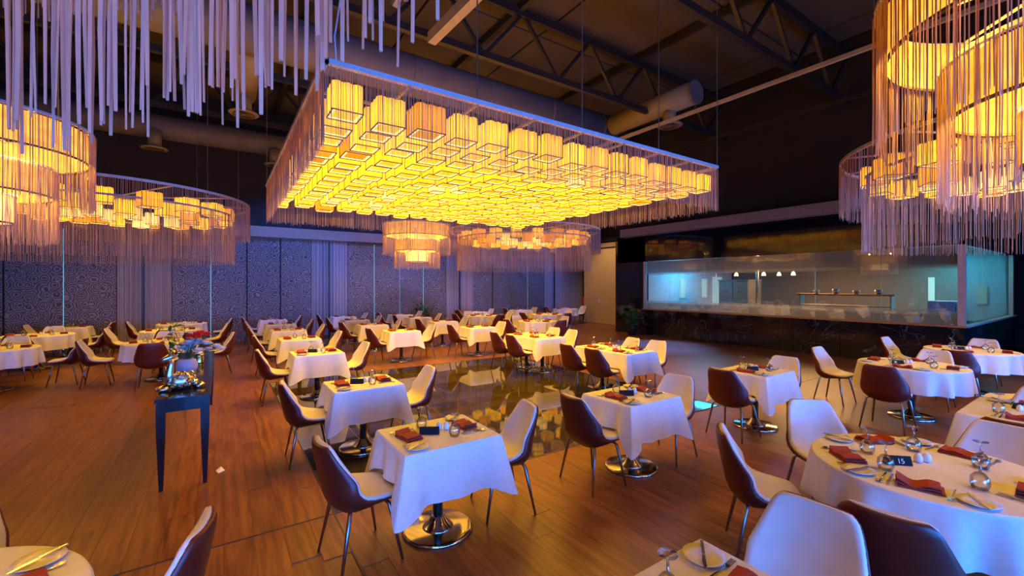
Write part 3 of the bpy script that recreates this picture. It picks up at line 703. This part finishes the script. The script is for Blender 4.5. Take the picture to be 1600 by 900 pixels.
# ------------------------------------------------------------------ tables, cloths and settings
TZ = .745
def cloth_mesh(a, b, seed, rnd_=False, drop=.36, cdrop=.075):
    r = random.Random(seed); ph = [r.random() * 6.28 for _ in range(6)]
    per = []
    if rnd_:
        n = 140
        for i in range(n):
            t = 2 * math.pi * i / n; per.append(((a * math.cos(t), a * math.sin(t)), (math.cos(t), math.sin(t)), 9, t))
    else:
        cr = .012; n = 26; L = [(-a, -b, a, -b, 0, -1), (a, -b, a, b, 1, 0), (a, b, -a, b, 0, 1), (-a, b, -a, -b, -1, 0)]
        acc = 0
        for x0, y0, x1, y1, nx, ny in L:
            ln = math.hypot(x1 - x0, y1 - y0)
            for i in range(n):
                q = i / n; q = q - .12 * math.sin(2 * math.pi * q)
                dist = min(q, 1 - q) * ln
                px, py = x0 + (x1 - x0) * q, y0 + (y1 - y0) * q
                wgt = max(0, 1 - dist / .07); ox, oy = nx, ny
                dgx, dgy = (1 if px > 0 else -1) * .7071, (1 if py > 0 else -1) * .7071
                ox, oy = nx * (1 - wgt) + dgx * wgt, ny * (1 - wgt) + dgy * wgt
                per.append(((px, py), (ox, oy), dist, acc + q * ln))
            acc += ln
    mb = MB(); n = len(per); P = []
    for s in (.12, .4, .7, .93, .985): P.append([(p[0] * s, p[1] * s, 0) for p, o, d, t in per])
    P.append([(p[0], p[1], 0) for p, o, d, t in per])
    P.append([(p[0] + o[0] * .004, p[1] + o[1] * .004, -.002) for p, o, d, t in per]); P.append([(p[0] + o[0] * .006, p[1] + o[1] * .006, -.006) for p, o, d, t in per])
    for h in (.03, .08, .22, .4, .6, .8, 1):
        ring = []
        for p, o, d, t in per:
            if rnd_:
                wv = math.sin(13 * t + ph[0]) + .6 * math.sin(19 * t + ph[1]) + .4 * math.sin(7 * t + ph[2])
                out = .010 + .040 * h + .034 * (wv - .9) * h ** .8; dz = drop * h
            else:
                cw = math.exp(-(d / .075) ** 2); sd = .115 if abs(o[0]) > abs(o[1]) + .1 else 0; fold = math.exp(-((d - .17) / .055) ** 2)
                out = .010 + .030 * h + h * (.095 * cw - .028 * fold) + .007 * h * math.sin(t * 21 + ph[0]) + .005 * h * math.sin(t * 37 + ph[1])
                c2 = math.exp(-(d / .05) ** 2); dz = (drop - sd * (1 - c2) + cdrop * c2) * h
            ring.append((p[0] + o[0] * out, p[1] + o[1] * out, -.006 - dz))
        P.append(ring)
    mb.grid(P, True); c = len(mb.v); mb.v.append((0, 0, 0)); mb.f += [(c, (k + 1) % n, k) for k in range(n)]
    return mb.mesh('tablecloth', M['cloth'], True)
HA, HB = .375, .315
base_me = MB().lathe([(.265, 0), (.27, .012), (.262, .022), (.25, .026)], 40).mesh('base_disc', M['chrome'], True)
hub_me = MB().lathe([(.12, .024), (.11, .035), (.075, .065), (.05, .11), (.045, .115)], 32).mesh('base_cone', M['chrome'], True)
colm_me = MB().lathe([(.038, .1), (.038, TZ - .05)], 20).mesh('column', M['column'], True)
plate_me = MB().lathe([(.0, .004), (.045, .004), (.052, 0), (.056, .004), (.082, .014), (.083, .017), (.055, .008), (0, .007)], 32).mesh('side_plate', M['china'], True)
def napkin_mesh(k):
    r = random.Random(k); P = []
    w_, l_ = .062, .098; m = 10
    def prof(x, y): return .022 + .006 * math.sin(x * 40 + r0) + .008 * max(0, (abs(x) - .06)) / .04
    r0 = r.random() * 6
    mb = MB()
    for lay in range(3):
        z0 = lay * .008; s = 1 - lay * .03; off = (r.random() - .5) * .012
        top = [[(x * s + off, y * s, z0 + .0085 + (.007 * (x / l_) ** 2 + .004 * math.sin(x * 45 + r0)) * (lay + .3)) for x in [l_ * (-1 + 2 * i / m) for i in range(m + 1)]] for y in (-w_, -w_ * .5, 0, w_ * .5, w_)]
        bot = [[(p[0], p[1], max(0.0, p[2] - .0078)) for p in rw] for rw in top]
        n0 = len(mb.v); mb.grid(top); mb.grid([list(reversed(rw)) for rw in bot])
        for y in (0, 4):
            rw = [top[y], bot[y]]; mb.grid(rw)
        for i in (0, m): mb.grid([[rw[i] for rw in top], [rw[i] for rw in bot]])
    return mb.mesh('napkin', M['napkin'], True)
nap_me = [napkin_mesh(k) for k in range(3)]
glass_me = MB().lathe([(.034, 0), (.043, .03), (.040, .065), (.022, .088), (.006, .096), (.0045, .15), (.008, .158), (.036, .163), (.037, .166), (0, .168)], 24).mesh('goblet', M['glass'], True)
glass_me.polygons[0].use_smooth = False
knife_me = MB().bar((0, -.1, .004), (0, .0, .004), .012, .006).add([(-.006, 0, .003), (.006, 0, .003), (.009, .05, .003), (.004, .105, .003), (-.006, .09, .003), (-.006, 0, .005), (.006, 0, .005), (.009, .05, .005), (.004, .105, .005), (-.006, .09, .005)], [(0, 1, 2, 3, 4), (9, 8, 7, 6, 5), (0, 1, 6, 5), (1, 2, 7, 6), (2, 3, 8, 7), (3, 4, 9, 8), (4, 0, 5, 9)]).mesh('knife', M['silver'])
fk = MB().bar((0, -.1, .004), (0, .035, .006), .008, .004).box((0, .045, .006), (.024, .022, .003))
for q in (-.0095, -.0032, .0032, .0095): fk.bar((q, .054, .006), (q, .1, .01), .0032, .0028)
fork_me = fk.mesh('fork', M['silver'])
spoon_me = MB().bar((0, -.1, .004), (0, .05, .005), .008, .004).lathe([(0, 0), (.014, .002), (.018, .006), (.0165, .006), (.012, .003), (0, .002)], 14, (0, .075, .002)).mesh('spoon', M['silver'], True)
shaker_me = MB().lathe([(.021, 0), (.024, .012), (.022, .035), (.014, .052), (.0, .058)], 18).mesh('shaker', M['china'], True)
card_me = MB().add([(-.075, -.022, 0), (.075, -.022, 0), (.075, .022, 0), (-.075, .022, 0), (-.075, 0, .055), (.075, 0, .055)], [(0, 1, 5, 4), (2, 3, 4, 5), (1, 2, 5), (3, 0, 4), (3, 2, 1, 0)]).mesh('card', M['card'])
cloth_sq = [cloth_mesh(HA, HB, k) for k in range(3)]
cloth_long = cloth_mesh(.37, .61, 9)
cloth_wide = cloth_mesh(.48, .37, 12)
cloth_short = cloth_mesh(.60, .60, 31, True, .25)
cloth_rd = [cloth_mesh(.60, .60, k + 20, True, .31) for k in range(3)]

ORD = ['first', 'second', 'third', 'fourth', 'fifth', 'sixth', 'seventh', 'eighth', 'ninth']
ROWS = {-3.3: 'row beyond the black console', -1.0: 'row beside the black console', 1.4: 'row between console and tiles', 3.6: 'row through the tile centre',
        5.9: 'row with the long tables', 8.2: 'row past the long tables', 10.7: 'row near the kitchen glass', 13.4: 'row by the beige wall'}
SQ, RD, LG, WD = 'square', 'round', 'long', 'wide'
TABLES = [
 (-3.3, -3.4, 11.6, RD), (-3.3, -3.47, 14.25, RD), (-3.3, -3.35, 16.3, SQ),
 (-1.0, -1.02, 2.25, RD), (-1.0, -1.0, 11.2, RD), (-1.0, -1.05, 13.9, RD), (-1.0, -.95, 16.1, RD),
 (1.4, 1.42, .82, SQ), (1.4, 1.4, 3.1, SQ), (1.4, 1.38, 5.15, SQ), (1.4, 1.36, 7.95, SQ), (1.4, 1.4, 10.2, SQ), (1.4, 1.42, 12.3, SQ), (1.4, 1.45, 14.3, SQ), (1.4, 1.43, 16.2, SQ),
 (3.6, 3.55, 3.03, SQ), (3.6, 3.75, 10.5, SQ), (3.6, 3.62, 12.6, SQ), (3.6, 3.65, 14.6, SQ), (3.6, 3.66, 16.3, SQ), (3.6, 3.7, .78, RD),
 (5.9, 5.97, .6, WD), (5.9, 5.96, 2.97, SQ), (5.9, 5.88, 5.4, LG), (5.9, 5.88, 7.8, LG), (5.9, 5.8, 10.25, SQ), (5.9, 5.8, 12.5, SQ), (5.9, 5.78, 14.5, SQ), (5.9, 5.75, 16.2, SQ),
 (8.2, 8.25, 1.92, RD), (8.2, 8.35, 10.9, RD), (8.2, 8.15, 14.0, RD), (8.2, 9.0, 16.1, SQ),
 (10.7, 10.95, 1.76, RD), (10.7, 10.6, 13.2, RD), (10.7, 11.35, 16.1, SQ),
 (13.4, 13.75, 15.75, RD)]
cnt = {}
order = {}
for tb in TABLES: cnt.setdefault(tb[0], []).append(tb[2])
for k in cnt: cnt[k].sort(reverse=True)
def put(name, me, loc, rz, label, cat, group): return tag(obj(name, me, None, loc, rz), label, cat, group)
def setting(cx, cy, z, ang, H0, G, r, depth, half=.17, bits=True):
    """one cover: the guest sits at direction ang from the table centre"""
    q = round(ang / (math.pi / 4)) % 8; H = ('kitchen', 'kitchen-curtain', 'curtain', 'console-curtain', 'console', 'console-near', 'off-curtain', 'kitchen-near')[q] + ' side, ' + H0
    ca, sa = math.cos(ang), math.sin(ang)
    def P(o, s): return (cx + ca * o - sa * s, cy + sa * o + ca * s, z)
    rz = ang + math.pi / 2
    j = lambda q: (r.random() - .5) * q
    put('napkin', nap_me[r.randrange(3)], P(depth - .12, j(.02)), ang + math.pi / 2 + .12 + j(.2), 'folded rust napkin, ' + H, 'napkin', 'napkins on ' + G)
    if bits:
        put('side_plate', plate_me, P(depth - .10, half + .065), 0, 'small side plate, ' + H, 'plate', 'plates on ' + G)
        put('butter_knife', knife_me, (*P(depth - .10, half + .065)[:2], z + .014), rz + .5 + j(.3), 'butter knife, ' + H, 'knife', 'butter knives on ' + G)
        put('fork', fork_me, P(depth - .12, .14 + j(.006)), rz + math.pi + j(.1), 'steel fork, ' + H, 'fork', 'forks on ' + G)
        put('knife', knife_me, P(depth - .12, -.125 + j(.01)), rz + math.pi + j(.1), 'dinner knife, ' + H, 'knife', 'knives on ' + G)
        put('spoon', spoon_me, P(depth - .12, -.155 + j(.01)), rz + math.pi + j(.1), 'steel spoon, ' + H, 'spoon', 'spoons on ' + G)
    put('wine_glass', glass_me, P(depth - .285, -.15 + j(.04)), 0, 'upturned wine glass, ' + H, 'glass', 'wine glasses on ' + G)
SIDE = {0: 'back to kitchen', 1: 'back to curtains', 2: 'facing the kitchen', 3: 'facing the curtains'}
for ti, (row, x, y, kind) in enumerate(TABLES):
    r = random.Random(100 + ti)
    idx = cnt[row].index(y); H = ORD[idx] + ' table from curtains, ' + ROWS[row]; G = H
    near = math.hypot(x, y) < 9.5
    cards = {8: None, 20: '15', 21: '16', 29: None, 33: None}
    t = thing('dining_table', 'clothed %s pedestal table, %s from curtains, %s' % ({'long': 'long', 'wide': 'wide'}.get(kind, kind), ORD[idx], ROWS[row]), 'table', (x, y, 0), 0, 'dining tables')
    for oy in ((-.3, .3) if kind == LG else (0,)):
        obj('base_disc', base_me, t, (0, oy, 0)); obj('base_cone', hub_me, t, (0, oy, 0)); obj('column', colm_me, t, (0, oy, 0))
    if kind == RD: MB().lathe([(.594, TZ - .03), (.597, TZ - .015), (.594, TZ - .001)], 40).build('tabletop', M['tabletop'], t)
    else:
        ha, hb = {SQ: (HA, HB), LG: (.37, .61), WD: (.48, .37)}[kind]
        MB().box((0, 0, TZ - .016), (2 * ha - .008, 2 * hb - .008, .03)).build('tabletop', M['tabletop'], t)
    me = {SQ: cloth_sq[ti % 3], LG: cloth_long, WD: cloth_wide, RD: cloth_short if ti == 3 else cloth_rd[ti % 3]}[kind]
    put('tablecloth', me, (x, y, TZ + .008), (math.pi if ti % 2 else 0) if kind != RD else ti * 1.3, 'white cloth draped over %s %s' % (kind, H), 'tablecloth', 'white tablecloths')
    z = TZ + .0095
    # chairs and covers
    if kind in (SQ, WD):
        dx = .59 if kind == SQ else .67
        seats = [(dx, 0, 0), (-dx, 0, 2)]
        if ti == 7: seats = [(.67, .04, 0)]
        if kind == SQ and y > 16.1 and row != 1.4: dx = .60; seats = [(dx, 0.02, 0), (-dx, 0.02, 2)]
    elif kind == LG: seats = [(.62, .31, 0), (.62, -.31, 0), (-.62, .31, 2), (-.62, -.31, 2)]
    elif ti == 20: seats = [(-.90, -.10, 2), (.90, -.14, 0), (-.55, .73, 1.5), (.55, .73, .6), (-.1, -.91, 3)]
    elif ti == 3: seats = [(.70, .13, 0), (-.16, .97, 1)]
    else: seats = [(.955, 0, 0), (-.955, 0, 2), (0, .955, 1), (0, -.955, 3)]
    if kind == RD and y > 15.5: seats = seats[:2]
    if ti == 5: seats = seats[:2] + seats[3:]
    for k, (sx, sy, sd) in enumerate(seats):
        if kind == RD or ti == 7: ang = math.atan2(sy, sx) + (r.random() - .5) * .12
        else: ang = (0 if sx > 0 else math.pi) + (r.random() - .5) * .22
        px, py = x + sx + (r.random() - .5) * .05, y + sy + (r.random() - .5) * .05
        if py > 16.75: py = 16.72
        face = ang + math.pi / 2
        if ti == 8: face += .12 if sx < 0 else -.15
        if ti == 3 and sx > .5: face = math.pi / 2 - .22
        sdt = SIDE.get(sd) or {1.5: 'cornerwise between kitchen-facing and curtain seats', .6: 'cornerwise with back to kitchen'}[sd]
        if ti == 20: sdt = {2: 'facing the kitchen', 0: 'with back to kitchen', 1.5: 'turned cornerwise towards kitchen', .6: 'turned cornerwise from kitchen', 3: 'facing the curtains'}[sd]
        if kind == LG: sdt += ', curtain end' if sy > 0 else ', near end'
        chair(px, py, face, 'maroon chair %s, %s table from curtains, %s' % (sdt, ORD[idx], ROWS[row]), 'maroon and cream dining chairs')
        if kind == RD: setting(x, y, z, math.atan2(sy, sx), H, G, r, .55, .17, near)
        elif kind == LG: setting(x, y + sy, z, 0 if sx > 0 else math.pi, ('curtain' if sy > 0 else 'near') + ' end, ' + H, G, r, .345, .15, near)
        else: setting(x, y, z, 0 if sx > 0 else math.pi, H, G, r, .355 if kind == SQ else .46, .16, near)
    if ti == 7: setting(x, y, z, math.pi, H, G, r, .355, .16, True)
    a = .0 if kind != RD else .5
    if near or kind == RD:
        put('salt_shaker', shaker_me, (x + .035, y + .055, z), 0, 'white shaker on ' + H, 'shaker', 'shakers on ' + G)
        put('salt_shaker', shaker_me, (x + .085, y + .025, z), 0, 'white shaker on ' + H, 'shaker', 'shakers on ' + G)
    if ti in cards or (near and kind == SQ):
        rz = -.55 if kind != RD else -.75
        cxy = (x - .07, y + .0) if kind != RD else (x - .12, y + .12)
        if ti == 21: cxy = (x + .16, y + .05); rz = -.75
        c = put('number_card', None, (*cxy, z), rz, 'small black tent card on ' + H, 'card', None)
        obj('card', card_me, c)
        if cards.get(ti):
            tc_ = bpy.data.curves.new('number', 'FONT'); tc_.body = cards[ti]; tc_.size = .042; tc_.extrude = .0004; tc_.align_x = 'CENTER'; tc_.materials.append(M['print'])
            tmp = bpy.data.objects.new('number_text', tc_); col.objects.link(tmp)
            nme = bpy.data.meshes.new_from_object(tmp.evaluated_get(bpy.context.evaluated_depsgraph_get())); bpy.data.objects.remove(tmp)
            n_ = obj('number', nme, c)
            n_.location = (.012, -.0185, .012); n_.rotation_euler = (math.atan2(.055, .022), 0, 0)

# ------------------------------------------------------------------ console with flowers and figurine
CU, CV0, CV1, CZ = -.29, 5.05, 8.35, .85
t = thing('console_table', 'long black lacquer console table with tapered legs standing on the wood floor', 'table', (CU, (CV0 + CV1) / 2, 0))
cw, cl = .42, CV1 - CV0
MB().box((0, 0, CZ - .015), (cw, cl, .03)).build('top', M['lacquer'], t)
ap = MB().box((0, 0, CZ - .05), (cw - .02, cl - .02, .04)).build('moulding', M['lacquer'], t)
MB().box((0, 0, CZ - .10), (cw - .06, cl - .06, .06)).build('apron', M['lacquer'], t)
lm = MB()
def taper(x, y):
    v = []
    for zz, s, ox in ((CZ - .07, .036, 0), (CZ - .32, .034, 0), (.12, .020, .0), (0, .015, .004)):
        v += [(x + a * s, y + b * s, zz) for a, b in ((-1, -1), (1, -1), (1, 1), (-1, 1))]
    f = [(3, 2, 1, 0), (12, 13, 14, 15)] + [(4 * i + j, 4 * i + (j + 1) % 4, 4 * i + 4 + (j + 1) % 4, 4 * i + 4 + j) for i in range(3) for j in range(4)]
    return MB().add(v, f)
for sx in (-1, 1):
    for sy in (-1, 1): taper(sx * (cw / 2 - .045), sy * (cl / 2 - .045)).build('leg', M['lacquer'], t)
# stylised long-necked deer figurine studded with gems
fx, fy = -.33, 5.5
t = thing('deer_figurine', 'silver and gold reclining deer figurine studded with mirrored gems, on the console', 'figurine', (fx, fy, CZ), .3)
bp = MB().lathe([(.0, .0), (.06, .0), (.085, .03), (.095, .07), (.09, .11), (.06, .15), (.0, .165)], 20, wob=lambda r_, z, a: r_ * (1 + .25 * math.cos(a) ** 2))
bp.build('body', M['silver_gold'], t, True)
MB().tube([(-.09, 0, .08), (-.10, 0, .16), (-.085, 0, .25), (-.08, 0, .31)], [.05, .036, .024, .022], 12).build('neck', M['silver_gold'], t, True)
MB().tube([(-.05, 0, .335), (-.09, 0, .33), (-.14, 0, .31), (-.165, 0, .30)], [.02, .032, .024, .014], 12).build('head', M['silver_gold'], t, True)
for s in (-1, 1):
    MB().tube([(-.07, s * .02, .35), (-.05, s * .06, .37), (-.02, s * .085, .385)], [.012, .016, .004], 8).build('ear', M['gold'], t, True)
    MB().tube([(-.085, s * .012, .355), (-.085, s * .02, .385)], [.006, .008], 6).build('horn', M['gold'], t, True)
    MB().tube([(-.12, s * .06, .03), (-.18, s * .05, .02), (-.2, s * .02, .016)], [.028, .02, .014], 8).build('leg', M['silver_gold'], t, True)
    MB().tube([(.12, s * .06, .05), (.16, s * .08, .025), (.10, s * .12, .018)], [.03, .024, .014], 8).build('leg', M['silver_gold'], t, True)
gr = random.Random(5)
gem = MB().lathe([(0, -.024), (.024, -.008), (.024, .008), (0, .024)], 8).mesh('gem', M['gem'])
gem2 = MB().lathe([(0, -.024), (.024, -.008), (.024, .008), (0, .024)], 8).mesh('gem', M['gold'])
for i in range(46):
    a = gr.random() * 6.28; hz = gr.random(); rr = .105 * (1 + .25 * math.cos(a) ** 2) * (1 - .35 * hz)
    obj('gem', gem if i % 3 else gem2, t, (rr * math.cos(a), rr * math.sin(a), .03 + .12 * hz), a)
# vase with flowers
vx, vy = -.33, 6.35
t = thing('flower_vase', 'round pale pink ceramic vase standing on the console', 'vase', (vx, vy, CZ))
MB().lathe([(0, 0), (.06, .0), (.088, .02), (.104, .07), (.105, .11), (.094, .16), (.07, .185), (.06, .18), (.05, .12)], 28).build('body', M['pink'], t, True)
t = thing('flower_bouquet', 'bouquet of white and red blooms with green leaves in the pink vase', 'bouquet', (vx, vy, CZ + .1))
gr = random.Random(12)
def bloom(c, s, mt, parent):
    mb = MB()
    for lay, (n, el, k) in enumerate(((7, .25, 1), (6, .75, .8), (5, 1.15, .6))):
        for i in range(n):
            a = 2 * math.pi * i / n + lay * .5; d = Vector((math.cos(a) * math.cos(el), math.sin(a) * math.cos(el), math.sin(el))); sd = Vector((-math.sin(a), math.cos(a), 0))
            b0 = Vector(c); p = [b0, b0 + d * s * .6 * k + sd * s * .42, b0 + d * s * k + sd * s * .2 + Vector((0, 0, s * .15)), b0 + d * s * k - sd * s * .2 + Vector((0, 0, s * .15)), b0 + d * s * .6 * k - sd * s * .42]
            mb.add(p, [(0, 1, 2, 3, 4)])
    mb.build('bloom', mt, parent, True)
heads = []
def rd(q, d, z): return (.828 * q + .56 * d, -.56 * q + .828 * d, z)
for i in range(17):
    heads.append((rd(-.02 + .34 * gr.random(), -.12 + .26 * gr.random(), .15 + .16 * gr.random()), M['petal_white'], .055 + .015 * gr.random()))
for q, d, z in ((.16, -.06, .36), (.22, .02, .35), (.12, .06, .36), (.02, 0, .33), (.19, -.10, .33)): heads.append((rd(q, d, z), M['petal_red'], .062))
for c, mt, sz in heads:
    bloom(c, sz, mt, t); MB().tube([(c[0] * .1, c[1] * .1, .03), (c[0] * .4, c[1] * .4, c[2] * .6), c], .0035, 5).build('stem', M['leaf'], t)
leafm = MB().add([(0, 0, 0), (.024, .03, .006), (.019, .065, .004), (0, .09, 0), (-.019, .065, .004), (-.024, .03, .006)], [(0, 1, 2, 3), (0, 3, 4, 5)]).mesh('leaf', M['leaf'])
for q, d, z in ((-.22, 0, .44), (-.26, .05, .30), (-.13, -.05, .50), (-.18, -.04, .20), (-.05, .02, .48)):
    e_ = Vector(rd(q, d, z)); MB().tube([(0, 0, .03), tuple(e_ * .6), tuple(e_)], .003, 5).build('stem', M['stem'], t)
    for k in range(7):
        l = obj('leaf', leafm, t, e_ * (.45 + .09 * k)); l.rotation_euler = (gr.random() * 1.4 - .3, gr.random() - .5, gr.random() * 6.28)
t = thing('candle_holder', 'gold banded candle holder behind the flowers on the console', 'candle holder', (-.24, 7.15, CZ))
MB().lathe([(.055, 0), (.06, .01), (.05, .03), (.058, .06), (.05, .09), (.06, .13), (.05, .13)], 20).build('cup', M['gold'], t, True)
MB().lathe([(.042, .06), (.042, .15), (0, .152)], 16).build('candle', M['petal_white'], t, True)
tag(MB().add([(0, 0, .001), (.07, .02, .001), (.06, .08, .03), (0, .06, .012), (0, 0, .003), (.07, .02, .003), (.06, .08, .032), (0, .06, .014)], [(3, 2, 1, 0), (4, 5, 6, 7), (0, 1, 5, 4), (1, 2, 6, 5), (2, 3, 7, 6), (3, 0, 4, 7)]).build('paper_scrap', M['print'], None, False, (-.02, 5.25, 0), .4), 'crumpled white paper scrap on the floor by a console leg', 'paper')

# ------------------------------------------------------------------ potted plants
def plant(loc, h, label, seed, wd=.35):
    t = thing('potted_plant', label, 'plant', loc); r = random.Random(seed)
    MB().lathe([(0, 0), (.14, 0), (.18, .26), (.185, .28), (.16, .28), (.15, .22), (0, .22)], 20).build('pot', M['column'], t, True)
    lf = MB().add([(0, 0, 0), (.02, .08, .01), (.014, .17, 0), (0, .24, -.03), (-.014, .17, 0), (-.02, .08, .01)], [(0, 1, 2, 3), (0, 3, 4, 5)]).mesh('leaf', M['leaf'])
    for k in range(9):
        a = r.random() * 6.28; rr = wd * (.3 + .6 * r.random()); hh = h * (.7 + .3 * r.random())
        pts = [Vector((0.02 * math.cos(a), .02 * math.sin(a), .2)), Vector((rr * .35 * math.cos(a), rr * .35 * math.sin(a), hh * .6)), Vector((rr * math.cos(a), rr * math.sin(a), hh))]
        MB().tube(pts, [.008, .006, .003], 5).build('stem', M['leaf'], t)
        for q in range(13):
            f_ = .3 + .7 * q / 12; p = pts[0].lerp(pts[1], min(1, f_ * 2)) if f_ < .5 else pts[1].lerp(pts[2], f_ * 2 - 1)
            l = obj('leaf', lf, t, p); l.rotation_euler = (r.random() * .9 - .2, r.random() * .6 - .3, r.random() * 6.28)
plant((12.95, 11.0, 0), 1.05, 'bushy green potted plant beside the black marble kitchen base', 3)
plant((6.9, 16.7, 0), 1.25, 'dark bushy potted plant in front of the curtain wall', 4, .4)
print('chairs', N_CH[0], 'objects', len(S.objects))
